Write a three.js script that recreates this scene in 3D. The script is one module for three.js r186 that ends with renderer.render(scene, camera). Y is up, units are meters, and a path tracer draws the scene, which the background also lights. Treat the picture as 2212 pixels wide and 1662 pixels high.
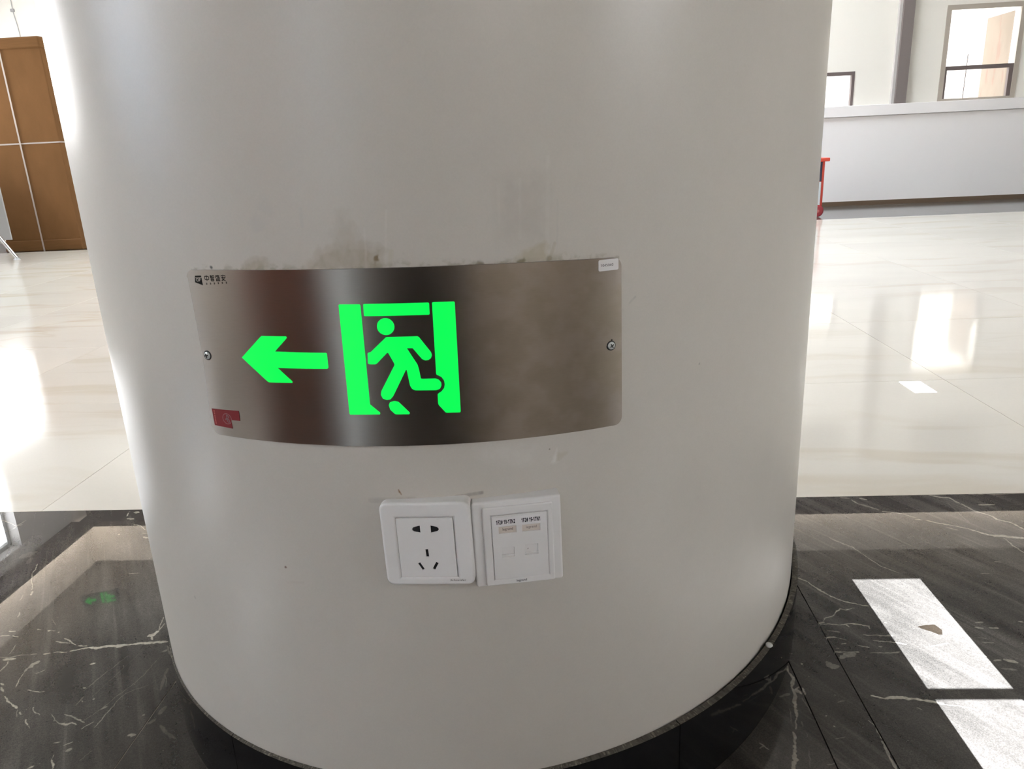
import * as THREE from 'three';
import { RoundedBoxGeometry } from 'three/addons/geometries/RoundedBoxGeometry.js';
import { TessellateModifier } from 'three/addons/modifiers/TessellateModifier.js';
import { mergeGeometries } from 'three/addons/utils/BufferGeometryUtils.js';
import { RectAreaLightUniformsLib } from 'three/addons/lights/RectAreaLightUniformsLib.js';
RectAreaLightUniformsLib.init();

// ---------------------------------------------------------------- camera, sky, sun, exposure
const scene = new THREE.Scene();
const camera = new THREE.PerspectiveCamera(2 * Math.atan(831 / 1633.16) * 180 / Math.PI, 2212 / 1662, 0.05, 200);
camera.rotation.order = 'YXZ';
camera.position.set(0, 0.7488, 0);
camera.rotation.set(-0.30209, 0.06568, -0.04798);
const renderer = new THREE.WebGLRenderer({ antialias: true });
renderer.toneMapping = THREE.LinearToneMapping;
renderer.toneMappingExposure = 1.9;
renderer.shadowMap.enabled = true;
renderer.shadowMap.type = THREE.PCFSoftShadowMap;

const SKY = 12;                                   // radiance of the hazy sky at the horizon
{
  const w = 64, h = 64, d = new Float32Array(w * h * 4);
  for (let j = 0; j < h; j++) for (let i = 0; i < w; i++) {
    const up = Math.max(0, Math.sin(((j + 0.5) / h - 0.5) * Math.PI)), k = Math.pow(up, 0.6);
    d.set([SKY * (1.0 - 0.3 * k), SKY * (0.965 - 0.18 * k), SKY * (0.925 - 0.04 * k), 1], (j * w + i) * 4);
  }
  const t = new THREE.DataTexture(d, w, h, THREE.RGBAFormat, THREE.FloatType);
  t.mapping = THREE.EquirectangularReflectionMapping; t.magFilter = THREE.LinearFilter; t.needsUpdate = true;
  scene.background = t;
}
const SUN_RISE = 25 * Math.PI / 180;              // the sun stands behind the camera, square to the rear wall
const sun = new THREE.DirectionalLight(new THREE.Color(0.92, 0.99, 1.1), 58);
sun.position.set(0, 30 * Math.sin(SUN_RISE), 30 * Math.cos(SUN_RISE));
sun.castShadow = true; sun.shadow.radius = 0.03; sun.shadow.mapSize.set(4096, 4096);
Object.assign(sun.shadow.camera, { left: -12, right: 12, top: 12, bottom: -12, near: 1, far: 60 });
scene.add(sun, sun.target);

// ---------------------------------------------------------------- helpers
const taken = new Map();
function numbered(n) { const k = taken.get(n) ?? 0; taken.set(n, k + 1); return k ? n + '_' + String(k).padStart(3, '0') : n; }
function mesh(name, g, m, parent = scene) {
  const o = new THREE.Mesh(g, m); o.name = numbered(name); o.castShadow = o.receiveShadow = true; parent.add(o); return o;
}
function group(name, x = 0, y = 0, z = 0, turn = 0) {
  const o = new THREE.Group(); o.name = numbered(name); o.position.set(x, y, z); o.rotation.y = turn; scene.add(o); return o;
}
function tag(o, label, category, grp) { o.userData.label = label; o.userData.category = category; if (grp) o.userData.group = grp; return o; }
function structure(o, label) { o.userData.kind = 'structure'; if (label) o.userData.label = label; return o; }
function rng(s) { return () => { s = (s + 0x6d2b79f5) | 0; let t = Math.imul(s ^ (s >>> 15), 1 | s); t = (t + Math.imul(t ^ (t >>> 7), 61 | t)) ^ t; return ((t ^ (t >>> 14)) >>> 0) / 4294967296; }; }
const lattice = (() => { const r = rng(7), a = new Float32Array(65536); for (let i = 0; i < 65536; i++) a[i] = r(); return a; })();
function noise(x, y) {                            // value noise, 0..1
  const ix = Math.floor(x), iy = Math.floor(y), fx = x - ix, fy = y - iy, u = fx * fx * (3 - 2 * fx), v = fy * fy * (3 - 2 * fy);
  const at = (a, b) => lattice[((a & 255) + (b & 255) * 256)];
  return (at(ix, iy) * (1 - u) + at(ix + 1, iy) * u) * (1 - v) + (at(ix, iy + 1) * (1 - u) + at(ix + 1, iy + 1) * u) * v;
}
function fbm(x, y, n = 4) { let s = 0, a = 0.5, t = 0; for (let i = 0; i < n; i++) { s += a * noise(x, y); t += a; a *= 0.5; x = x * 2.03 + 17.1; y = y * 2.03 + 5.3; } return s / t; }
const smooth = (a, b, x) => { const t = Math.min(1, Math.max(0, (x - a) / (b - a))); return t * t * (3 - 2 * t); };
const lerp = (a, b, t) => a + (b - a) * t;
const toSRGB = (c) => 255 * (c <= 0.0031308 ? 12.92 * c : 1.055 * Math.pow(c, 1 / 2.4) - 0.055);
function texture(w, h, f, colour = true) {        // f(x, y) -> [r, g, b] in 0..255 (sRGB when colour); row 0 is v = 0
  const d = new Uint8Array(w * h * 4);
  for (let j = 0; j < h; j++) for (let i = 0; i < w; i++) { const c = f(i, j), o = (j * w + i) * 4; d[o] = c[0]; d[o + 1] = c[1]; d[o + 2] = c[2]; d[o + 3] = 255; }
  return finish(new THREE.DataTexture(d, w, h), colour);
}
function finish(t, colour) { t.magFilter = THREE.LinearFilter; t.minFilter = THREE.LinearFilter; if (colour) t.colorSpace = THREE.SRGBColorSpace; t.needsUpdate = true; return t; }
function canvas(w, h, draw) { const c = document.createElement('canvas'); c.width = w; c.height = h; draw(c.getContext('2d'), w, h); return finish(new THREE.CanvasTexture(c), true); }
const std = (o) => new THREE.MeshStandardMaterial(o), phys = (o) => new THREE.MeshPhysicalMaterial(o);
const lin = (r, g, b) => new THREE.Color(r, g, b);
function box(x0, x1, y0, y1, z0, z1) { const g = new THREE.BoxGeometry(x1 - x0, y1 - y0, z1 - z0); g.translate((x0 + x1) / 2, (y0 + y1) / 2, (z0 + z1) / 2); return g; }
function rbox(x0, x1, y0, y1, z0, z1, r) { const g = new RoundedBoxGeometry(x1 - x0, y1 - y0, z1 - z0, 3, r); g.translate((x0 + x1) / 2, (y0 + y1) / 2, (z0 + z1) / 2); return g; }
const merge = (list) => mergeGeometries(list.map((g) => (g.index ? g.toNonIndexed() : g)));
function rod(a, b, r, n = 12) {
  const A = new THREE.Vector3(...a), B = new THREE.Vector3(...b), g = new THREE.CylinderGeometry(r, r, A.distanceTo(B), n);
  g.applyQuaternion(new THREE.Quaternion().setFromUnitVectors(new THREE.Vector3(0, 1, 0), B.clone().sub(A).normalize()));
  g.translate((A.x + B.x) / 2, (A.y + B.y) / 2, (A.z + B.z) / 2); return g;
}
function shapeOf(points, holes = []) {
  const s = new THREE.Shape(points.map((p) => new THREE.Vector2(p[0], p[1])));
  for (const h of holes) s.holes.push(new THREE.Path(h.map((p) => new THREE.Vector2(p[0], p[1]))));
  return s;
}
const rect = (x0, x1, y0, y1) => [[x0, y0], [x1, y0], [x1, y1], [x0, y1]];
function roundRect(x0, x1, y0, y1, r, n = 6) {
  const p = [];
  for (const [cx, cy, a] of [[x1 - r, y0 + r, -90], [x1 - r, y1 - r, 0], [x0 + r, y1 - r, 90], [x0 + r, y0 + r, 180]])
    for (let i = 0; i <= n; i++) { const t = (a + 90 * i / n) * Math.PI / 180; p.push([cx + r * Math.cos(t), cy + r * Math.sin(t)]); }
  return p;
}
// a wall slab in its own plane (first axis runs along the wall, second is height) with openings cut through
function wallSlab(a0, a1, y0, y1, thick, openings) {
  return new THREE.ExtrudeGeometry(shapeOf(rect(a0, a1, y0, y1), openings.map((o) => rect(...o))), { depth: thick, bevelEnabled: false });
}

// ---------------------------------------------------------------- materials that several things share
const M = {
  white: std({ color: lin(0.85, 0.82, 0.8), roughness: 0.75 }),
  cream: std({ color: lin(0.82, 0.79, 0.72), roughness: 0.75 }),
  plaster: std({ color: lin(0.9, 0.87, 0.83), roughness: 0.8 }),
  ceiling: std({ color: lin(0.14, 0.135, 0.125), roughness: 0.9 }),
  frame: std({ color: lin(0.13, 0.1, 0.095), roughness: 0.45 }),
  frameLight: std({ color: lin(0.42, 0.37, 0.31), roughness: 0.5 }),
  aluminium: std({ color: lin(0.55, 0.55, 0.54), roughness: 0.35, metalness: 0.6 }),
  glass: phys({ color: 0xffffff, roughness: 0.02, transmission: 1, thickness: 0, ior: 1.5 }),
  socket: std({ color: lin(0.74, 0.72, 0.7), roughness: 0.35 }),
  socketDark: std({ color: lin(0.008, 0.008, 0.01), roughness: 0.6 }),
  steel: std({ color: lin(0.62, 0.62, 0.61), roughness: 0.25, metalness: 1 }),
  black: std({ color: lin(0.012, 0.012, 0.012), roughness: 0.5 }),
  ink: std({ color: lin(0.02, 0.018, 0.025), roughness: 0.6 }),
  green: std({ color: lin(0, 0.05, 0.01), roughness: 0.35, emissive: lin(0, 1, 0.085), emissiveIntensity: 0.56 }),
};

// ---------------------------------------------------------------- the column's outline: oblong in plan
const COL = { x: -0.12066, z: -1.20189, top: 4.16 };
const radius = (p) => 0.52889 + 0.02789 * Math.cos(2 * p) - 0.02144 * Math.sin(2 * p);
function onColumn(p, d = 0) {                     // point and outward normal at angle p (from +z towards +x), d proud of the paint
  const r = radius(p), k = -0.05578 * Math.sin(2 * p) - 0.04288 * Math.cos(2 * p);
  let tx = k * Math.sin(p) + r * Math.cos(p), tz = k * Math.cos(p) - r * Math.sin(p); const l = Math.hypot(tx, tz); tx /= l; tz /= l;
  const nx = -tz, nz = tx;
  return { x: r * Math.sin(p) + nx * d, z: r * Math.cos(p) + nz * d, tx, tz, nx, nz };
}
// wraps a flat geometry (x = millimetres of arc / 1000, y = height, z = distance proud) around the column, in the column's own axes
function wrap(g) {
  g = g.index ? g.toNonIndexed() : g;
  const p = g.attributes.position, n = g.attributes.normal;
  for (let i = 0; i < p.count; i++) {
    const c = onColumn(p.getX(i) / 0.55, p.getZ(i)), a = n.getX(i), b = n.getY(i), e = n.getZ(i);
    p.setXYZ(i, c.x, p.getY(i), c.z);
    n.setXYZ(i, a * c.tx + e * c.nx, b, a * c.tz + e * c.nz);
  }
  return g;
}
const fine = new TessellateModifier(0.012, 8);
function wrappedPlate(points, d0, d1, holes = []) {   // points in millimetres
  const mm = (l) => l.map((q) => [q[0] / 1000, q[1] / 1000]);
  let g = new THREE.ExtrudeGeometry(shapeOf(mm(points), holes.map(mm)), { depth: d1 - d0, bevelEnabled: false, curveSegments: 4 });
  g.translate(0, 0, d0);
  g = fine.modify(g.index ? g.toNonIndexed() : g);
  return wrap(g);
}

// ---------------------------------------------------------------- floor
const X0 = -6.15, X1 = 8.5, ZF = -8.5, ZB = 6, H = 4.16, EDGE = -1.5193, JX = -1.2024, BAND = -7.19;
const floor = structure(mesh('floor', box(X0 - 0.3, X1 + 0.3, -0.2, -0.012, ZF - 0.4, ZB + 0.3), std({ color: lin(0.2, 0.17, 0.13), roughness: 0.9 })), 'polished tile floor, cream with a black marble field around the column');
function tile(name, x0, x1, z0, z1, m, uvScale, ou = 0, ov = 0, gap = 0.0007, top = 0) {
  const g = box(x0 + gap, x1 - gap, -0.012, top, z0 + gap, z1 - gap), p = g.attributes.position, uv = g.attributes.uv;
  for (let i = 0; i < p.count; i++) uv.setXY(i, (p.getX(i) - x0 + ou) * uvScale, (-(p.getZ(i) - z1) + ov) * uvScale);
  return mesh(name, g, m, floor);
}
// cream porcelain: cloudy, with tan streaks that run across the room
function creamTexture(dark, seed) {
  return texture(1024, 1024, (i, j) => {
    const x = i / 320, y = j / 320, w = fbm(x * 1.3 + seed, y * 1.3, 3);
    const cloud = fbm(x * 1.1 + seed * 3, y * 3 + 9, 4), streak = smooth(0.56, 0.78, fbm(x * 1.6 + w * 1.5 + seed, y * 9 + w * 3, 4));
    const line = smooth(0.035, 0, Math.abs(fbm(x * 1.2 + seed, y * 4 + w * 2, 4) - 0.5)) * smooth(0.45, 0.7, fbm(x * 2, y * 2 + seed, 2));
    const k = dark * (streak * 0.8 + line * 0.35), c = 0.94 + 0.12 * (cloud - 0.5), gr = 1 + 0.02 * (noise(i * 0.9, j * 0.9) - 0.5);
    return [toSRGB(0.75 * c * gr * (1 - 0.13 * k)), toSRGB(0.69 * c * gr * (1 - 0.18 * k)), toSRGB(0.6 * c * gr * (1 - 0.26 * k))];
  });
}
const creams = [0.55, 0.75, 1].map((d, i) => {
  const t = creamTexture(d, 3.7 + i * 11.3); t.wrapS = t.wrapT = THREE.MirroredRepeatWrapping;
  return phys({ map: t, roughness: 0.08, ior: 1.5 });
});
{
  const r = rng(21);
  for (let row = 0; row < 8; row++) for (let k = -7; k < 13; k++) {
    const z1 = EDGE - 0.8 * row, z0 = Math.max(BAND, z1 - 0.8), x0 = Math.max(X0, JX + 0.8 * k), x1 = Math.min(X1, JX + 0.8 * (k + 1));
    if (x1 - x0 < 0.01 || z1 - z0 < 0.01) continue;
    tile('floor_tile', x0, x1, z0, z1, creams[x0 < -1.3 ? (r() < 0.6 ? 2 : 1) : (r() < 0.7 ? 0 : 1)], 1 / 3.2, r() * 6.4, r() * 6.4);
  }
  // cream field to the right and left of the black one, behind the camera
  for (let row = 0; row < 10; row++) for (const k of [3, 4, 5, 6, 7, 8, 9, 10, 11, 12, -7, -6, -5, -4, -3]) {
    const z0 = EDGE + 0.8 * row, z1 = Math.min(ZB, z0 + 0.8), x0 = Math.max(X0, JX + 0.8 * k), x1 = Math.min(X1, JX + 0.8 * (k + 1));
    if (x1 - x0 < 0.01 || z1 - z0 < 0.01 || z0 > 2.6) continue;
    tile('floor_tile', x0, x1, z0, z1, creams[1], 1 / 3.2, r() * 6.4, r() * 6.4);
  }
}
// black marble: veins drawn where they lie on the floor (width in mm, strength; then x,z pairs in mm)
const VEINS = `
6.3,0.8;-656,-1030 -682,-1028 -720,-1023|7.6,0.8;-717,-1023 -749,-1019 -782,-1015|4.4,0.7;-781,-1015 -797,-1012 -809,-1008|2.7,0.7;-789,-1019 -804,-1022|
2.1,0.7;-810,-1024 -829,-1037 -839,-1041|2.5,0.5;-822,-1028 -844,-1033 -848,-1034|2.2,0.6;-813,-1006 -829,-1004 -834,-1002|3.2,0.7;-840,-1002 -849,-1001|
2.1,0.35;-861,-1001 -885,-997 -902,-991 -918,-993|5.4,0.6;-907,-987 -890,-989|1.7,0.5;-892,-958 -892,-972 -895,-983|1.7,0.4;-907,-1000 -913,-1024|1.4,0.6;-841,-921 -847,-940 -851,-956|
4.6,0.4;-851,-957 -852,-966|11.3,0.4;-851,-967 -846,-980|2.8,0.35;-829,-953 -820,-962|1.8,0.55;-818,-916 -805,-912 -789,-910|4.8,0.9;-754,-975 -749,-977|
10.0,0.8;-697,-1045 -690,-1051|5.4,0.8;-693,-1048 -687,-1060|3.9,0.7;-691,-1044 -686,-1036|2.1,0.6;-687,-1060 -686,-1081|3.1,0.6;-872,-931 -864,-927|3.0,0.6;-865,-921 -853,-912|
2.5,0.6;-845,-901 -830,-890 -819,-883|4.2,0.65;-821,-884 -807,-876|0.8,0.4;-805,-872 -795,-857|2.1,0.45;-797,-867 -792,-862|2.1,0.65;-777,-852 -767,-842|
1.4,0.35;-765,-840 -759,-834|1.4,0.55;-783,-877 -774,-867 -762,-861|0.8,0.55;-745,-862 -727,-848 -721,-845|2.9,0.6;-722,-845 -708,-842 -705,-847 -695,-843|
1.9,0.5;-726,-862 -709,-857 -686,-847|1.9,0.55;-710,-857 -706,-856|1.1,0.5;-667,-838 -665,-855 -664,-886|0.8,0.25;-664,-886 -658,-907 -633,-926|1.4,0.5;-682,-835 -675,-848|
2.5,0.75;-679,-763 -685,-772 -689,-779|0.9,0.5;-689,-779 -692,-787|3.6,0.6;-712,-764 -709,-768|2.5,0.5;-706,-808 -699,-810|2.8,0.45;-688,-802 -681,-809|
5.0,0.4;-678,-793 -673,-796|5.4,0.6;-609,-822 -599,-823|4.2,0.3;-679,-874 -673,-879|1.4,0.4;-717,-892 -714,-889|3.5,0.35;-732,-920 -729,-919|1.4,0.4;-697,-971 -696,-970|
0.5,0.4;-655,-927 -655,-926|3.6,0.35;-702,-895 -700,-896|4.0,0.3;-608,-860 -607,-862|0.9,0.35;-619,-948 -612,-939 -604,-922|1.2,0.2;-649,-991 -657,-929 -676,-882 -689,-852|
1.2,0.2;-705,-992 -716,-955 -727,-913|0.5,0.18;-686,-1008 -695,-961 -706,-900|2.1,0.22;-721,-882 -719,-900|0.9,0.2;-650,-777 -644,-795|7.4,0.16;-584,-863 -583,-877|
7.0,0.16;-591,-843 -584,-852|6.2,0.14;-572,-840 -539,-816|5.1,0.15;-622,-962 -610,-914|3.6,0.2;-651,-1019 -631,-991|6.3,0.25;-647,-1008 -652,-1005|3.1,0.6;-1051,-1285 -1039,-1252|
1.7,0.6;-1039,-1252 -1023,-1224 -999,-1192|4.7,0.6;-994,-1184 -989,-1173|2.9,0.7;-984,-1504 -978,-1485|7.7,0.55;-971,-1474 -957,-1473|2.3,0.6;-944,-1448 -922,-1440 -900,-1420|
10.3,0.7;-971,-1506 -961,-1505|3.8,0.6;-889,-1390 -877,-1385|3.3,0.4;-900,-1405 -886,-1401|3.4,0.6;-1276,-1476 -1258,-1475 -1235,-1463 -1211,-1448|6.9,0.5;-1214,-1452 -1204,-1454|
3.6,0.4;-1224,-1412 -1211,-1434 -1209,-1474|1.7,0.6;-698,-1100 -687,-1059|2.0,0.4;-840,-1244 -818,-1244|3.6,0.5;-953,-1063 -941,-1061|3.4,0.6;-936,-1049 -925,-1047|
2.0,0.4;-959,-1049 -942,-1049|4.0,0.6;-883,-1062 -879,-1062|2.0,0.4;-879,-1062 -871,-1062|3.1,0.5;-863,-1058 -861,-1057|3.5,0.45;-904,-1067 -898,-1066|
0.7,0.3;-896,-1093 -880,-1078|1.4,0.35;-998,-1156 -1006,-1173|2.0,0.35;-966,-1104 -972,-1118|5.4,0.4;-1090,-1412 -1089,-1415|3.9,0.4;-952,-1402 -947,-1400|
25.0,0.12;-1105,-1311 -1091,-1330|9.3,0.12;-1074,-1287 -1081,-1307|3.5,0.5;402,-1214 414,-1195 426,-1186|3.4,0.5;425,-1187 440,-1155 449,-1140 470,-1123|
2.7,0.4;545,-1305 550,-1287|1.8,0.5;550,-1287 557,-1263 569,-1236 590,-1212|2.1,0.25;513,-1342 532,-1314 546,-1303|7.5,0.3;596,-1514 611,-1510|3.2,0.55;615,-1503 623,-1481|
6.4,0.35;622,-1484 638,-1469 653,-1455|4.5,0.5;658,-1447 692,-1434|6.5,0.25;692,-1434 717,-1412|5.4,0.45;708,-1411 718,-1406|4.5,0.6;726,-1404 742,-1392 769,-1380|
4.4,0.55;769,-1380 786,-1368|5.0,0.65;788,-1367 804,-1350 815,-1342|8.7,0.75;813,-1342 844,-1335 874,-1327|11.8,0.4;833,-1337 851,-1334|4.4,0.3;750,-1374 765,-1362|
6.4,0.65;784,-1516 816,-1502 825,-1477|5.5,0.65;828,-1473 836,-1445 857,-1421|5.9,0.65;857,-1421 863,-1404 879,-1392 891,-1358|1.0,0.25;804,-1487 804,-1442 803,-1390|
3.3,0.5;834,-1328 834,-1307 841,-1271|4.9,0.6;861,-1468 892,-1469|7.4,0.6;635,-1508 644,-1501|3.0,0.4;863,-1517 927,-1515 978,-1517|4.3,0.3;771,-1244 781,-1242|
2.1,0.25;729,-1207 743,-1206|1.8,0.3;403,-1204 392,-1183|3.7,0.55;404,-1066 413,-1068|2.0,0.55;403,-1063 442,-1062|3.4,0.5;445,-1063 447,-1055|3.1,0.55;442,-1063 453,-1065 467,-1061 478,-1057|
2.0,0.4;477,-1058 477,-1051|1.7,0.5;413,-1070 418,-1079 431,-1086 450,-1104 461,-1101 476,-1107|3.1,0.55;403,-1029 419,-1028|1.3,0.4;419,-1028 432,-1022|
2.7,0.5;421,-1012 429,-1014|2.2,0.5;445,-1009 458,-1003|2.0,0.4;463,-1036 472,-1034 505,-1032|2.2,0.5;471,-1021 481,-1019 506,-1015 515,-1011|2.1,0.5;403,-994 439,-992|
2.0,0.35;455,-990 500,-992|1.8,0.4;409,-1003 414,-1004|2.6,0.6;465,-1126 482,-1119 499,-1111|2.1,0.3;412,-1046 429,-1043|3.4,0.4;473,-1006 477,-1005|4.8,0.85;326,-978 323,-950|
4.8,0.85;323,-950 324,-935 318,-916|4.7,0.85;318,-916 316,-895 310,-873|3.7,0.85;310,-873 307,-858|1.9,0.85;307,-858 300,-833|4.8,0.85;295,-827 289,-807|
5.9,0.85;289,-805 284,-794|7.8,0.85;284,-792 282,-782|5.9,0.85;281,-781 275,-766|6.2,0.85;321,-910 326,-903|2.3,0.85;319,-909 327,-916|4.0,0.85;331,-912 331,-902|
0.8,0.4;302,-873 300,-858 298,-845|1.0,0.4;310,-850 310,-837|0.8,0.45;311,-828 310,-821|0.9,0.3;305,-797 296,-771|1.0,0.3;325,-895 327,-864|1.9,0.35;319,-773 328,-776|
1.1,0.3;328,-867 329,-852|12.7,0.3;384,-968 388,-959|12.1,0.3;387,-958 399,-961|9.8,0.3;408,-979 422,-989|11.0,0.3;418,-983 431,-989|4.4,0.8;420,-897 437,-892|
5.0,0.8;434,-892 445,-894 461,-894 475,-892|4.4,0.8;475,-892 490,-887 511,-882|2.0,0.75;245,-811 249,-805 255,-799|1.9,0.6;243,-802 250,-804|1.0,0.3;344,-817 358,-820|
1.8,0.25;371,-885 381,-887|4.5,0.7;347,-966 348,-964|3.0,0.8;346,-858 347,-858|3.5,0.7;350,-839 351,-838|2.0,0.4;349,-940 349,-939|2.8,0.6;333,-999 334,-998|
5.7,0.3;295,-897 309,-902|1.2,0.5;399,-851 402,-841|1.9,0.45;402,-840 401,-816|4.0,0.45;400,-811 400,-789|4.0,0.5;400,-789 400,-768|2.9,0.5;645,-1064 656,-1065|
4.0,0.55;638,-1051 650,-1051|3.1,0.55;660,-1050 673,-1049|2.8,0.5;625,-971 635,-972|8.4,0.65;641,-973 652,-968|1.9,0.4;485,-1032 505,-1034|1.8,0.35;579,-1011 548,-1006|
3.5,0.5;606,-985 619,-981|1.2,0.4;501,-881 529,-877 549,-869|2.2,0.4;472,-874 476,-869|3.3,0.5;714,-1065 719,-1064|4.6,0.3;626,-955 645,-950|3.1,0.3;631,-1014 646,-1011|
3.4,0.25;630,-1025 642,-1022
`.trim().split('|').map((s) => {
  const [a, b] = s.trim().split(';'), [w, k] = a.split(',').map(Number);
  return { w: w / 1000, k, p: b.trim().split(/\s+/).map((q) => q.split(',').map((v) => Number(v) / 1000)) };
});
const STAIN = [[0.553, -1.055], [0.567, -1.059], [0.581, -1.06], [0.586, -1.046], [0.581, -1.034], [0.576, -1.034], [0.569, -1.041], [0.557, -1.049]];
function marbleTexture(x0, z0, w, d, px, seed, extra = 0) {       // x0, z0: far left corner; px per metre
  const W = Math.round(w * px), D = Math.round(d * px), cover = new Float32Array(W * D);
  const r = rng(seed);
  const draw = (pts, width, k) => {
    for (let s = 0; s + 1 < pts.length; s++) {
      const [ax, az] = pts[s], [bx, bz] = pts[s + 1], pad = width + 0.004;
      const i0 = Math.max(0, Math.floor((Math.min(ax, bx) - pad - x0) * px)), i1 = Math.min(W - 1, Math.ceil((Math.max(ax, bx) + pad - x0) * px));
      const j0 = Math.max(0, Math.floor((Math.min(az, bz) - pad - z0) * px)), j1 = Math.min(D - 1, Math.ceil((Math.max(az, bz) + pad - z0) * px));
      const dx = bx - ax, dz = bz - az, l2 = dx * dx + dz * dz + 1e-12;
      for (let j = j0; j <= j1; j++) for (let i = i0; i <= i1; i++) {
        const x = x0 + (i + 0.5) / px, z = z0 + (j + 0.5) / px, wob = 0.004 * (fbm(x * 60, z * 60, 2) - 0.5) + 0.0026 * (fbm(x * 210, z * 210, 3) - 0.5), wob2 = 0.004 * (fbm(x * 60 + 31, z * 60, 2) - 0.5) + 0.0026 * (fbm(x * 210, z * 210 + 47, 3) - 0.5);
        const t = Math.min(1, Math.max(0, ((x + wob - ax) * dx + (z + wob2 - az) * dz) / l2));
        const dist = Math.hypot(x + wob - ax - dx * t, z + wob2 - az - dz * t), along = (s + t) / (pts.length - 1), half = width * 0.5 * (0.35 + 0.95 * fbm(x * 150 + 7, z * 150, 2)) * (0.55 + 0.45 * Math.min(1, 6 * Math.min(along, 1 - along)));
        const c = k * smooth(half + 0.0007, half - 0.0005, dist) * (0.55 + 0.75 * fbm(x * 260, z * 260, 2));
        const o = j * W + i; if (c > cover[o]) cover[o] = c;
      }
    }
  };
  for (const v of VEINS) draw(v.p, v.w, v.k);
  for (let n = 0; n < extra; n++) {                               // veins of slabs whose own are not to be seen in the photograph
    const a = r() * 3, pts = []; let x = x0 + r() * w, z = z0 + r() * d, l = 0.05 + r() * 0.3;
    for (let s = 0; s < 5; s++) { pts.push([x, z]); x += l / 4 * Math.cos(a + (r() - 0.5)); z += l / 4 * Math.sin(a + (r() - 0.5)); }
    draw(pts, 0.001 + r() * r() * 0.006, 0.3 + 0.5 * r());
  }
  for (let n = 0; n < w * d * 260; n++) { const x = x0 + r() * w, z = z0 + r() * d; draw([[x, z], [x + 0.002 * r(), z]], 0.0007 + 0.0012 * r() * r(), 0.15 + 0.3 * r()); }
  return texture(W, D, (i, jj) => {
    const j = D - 1 - jj, x = x0 + (i + 0.5) / px, z = z0 + (j + 0.5) / px;
    const sl = x - z * 0.62, al = x * 0.62 + z;                    // the grain runs aslant
    const grain = fbm(sl * 42, al * 5, 4), cloud = fbm(x * 6 + 3, z * 6, 4), speck = noise(x * 900, z * 900) * 0.6 + noise(x * 2100, z * 2100) * 0.4;
    const scratch = smooth(0.66, 0.8, fbm(sl * 95 + 3, al * 3.2, 3));
    const soft = smooth(0.5, 0.62, x) * smooth(0.64, 0.58, x);
    let b = 0.074 * (0.45 + 1.0 * cloud) * (0.45 + 1.05 * grain) * (0.55 + 0.9 * speck) * (1 + 0.3 * scratch); b = lerp(b, 0.074 * (0.75 + 0.5 * speck) * (0.75 + 0.5 * fbm(x * 160, z * 160, 2)), 0.55 * soft);
    let red = b * 1.07, green = b * 0.97, blue = b * 0.85;
    let inside = false;
    if (x > 0.54 && x < 0.6 && z > -1.07 && z < -1.02) for (let a = 0, e = STAIN.length - 1; a < STAIN.length; e = a++) {
      const [xa, za] = STAIN[a], [xe, ze] = STAIN[e]; if ((za > z) !== (ze > z) && x < (xe - xa) * (z - za) / (ze - za) + xa) inside = !inside;
    }
    if (inside) { red *= 0.3; green *= 0.25; blue *= 0.2; }
    const c = Math.min(1, cover[j * W + i]);
    return [toSRGB(lerp(red, 0.5, c)), toSRGB(lerp(green, 0.455, c)), toSRGB(lerp(blue, 0.37, c))];
  });
}
function marbleSlab(x0, x1, z0, z1, px, seed, extra) {
  const t = marbleTexture(x0, z0, x1 - x0, z1 - z0, px, seed, extra), g = box(x0 + 0.0009, x1 - 0.0009, -0.012, 0, z0 + 0.0005, z1 - 0.0005), p = g.attributes.position, uv = g.attributes.uv;
  for (let i = 0; i < p.count; i++) uv.setXY(i, (p.getX(i) - x0) / (x1 - x0), (z1 - p.getZ(i)) / (z1 - z0));
  return mesh('marble_slab', g, phys({ map: t, roughness: 0.01, ior: 1.78 }), floor);
}
marbleSlab(-1.6, -0.5945, EDGE, -0.52, 1900, 5, 0);
marbleSlab(-0.5945, 0.3295, EDGE, -0.52, 1500, 6, 0);
marbleSlab(0.3295, 0.4032, EDGE, -0.52, 1900, 7, 0);
marbleSlab(0.4032, 1.2032, EDGE, -0.52, 2000, 8, 0);
marbleSlab(-2.8024, -1.6, EDGE, -0.52, 500, 9, 30);
mesh('joint_filler', box(-0.5956, -0.5934, -0.011, -0.0006, EDGE, -0.52), std({ color: lin(0.33, 0.28, 0.22), roughness: 0.7 }), floor);
{
  const t = marbleTexture(-2.8024, -0.52, 4.0056, ZB + 0.52, 120, 12, 160), g = box(-2.8024, 1.2032, -0.012, 0, -0.5195, ZB), p = g.attributes.position, uv = g.attributes.uv;
  for (let i = 0; i < p.count; i++) uv.setXY(i, (p.getX(i) + 2.8024) / 4.0056, (ZB - p.getZ(i)) / (ZB + 0.52));
  mesh('marble_slab', g, phys({ map: t, roughness: 0.02, ior: 1.78 }), floor);
  mesh('rear_paving', merge([box(X0, -2.803, -0.012, 0, 2.482, ZB), box(1.2037, X1, -0.012, 0, 2.482, ZB)]), creams[1], floor);
}
// grey marble border along the foot of the far wall
{
  const t = texture(512, 512, (i, j) => { const g = 0.1 * (0.8 + 0.4 * fbm(i / 90, j / 30, 4)); return [toSRGB(g * 1.02), toSRGB(g), toSRGB(g * 0.93)]; });
  t.wrapS = t.wrapT = THREE.RepeatWrapping;
  const m = phys({ map: t, roughness: 0.12, ior: 1.65 });
  for (let k = 0; k < 12; k++) { const a = X0 + k * 1.2208; tile('border_slab', a, a + 1.2208, ZF - 0.02, BAND, m, 0.7, k * 0.37, 0); }
}

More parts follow.
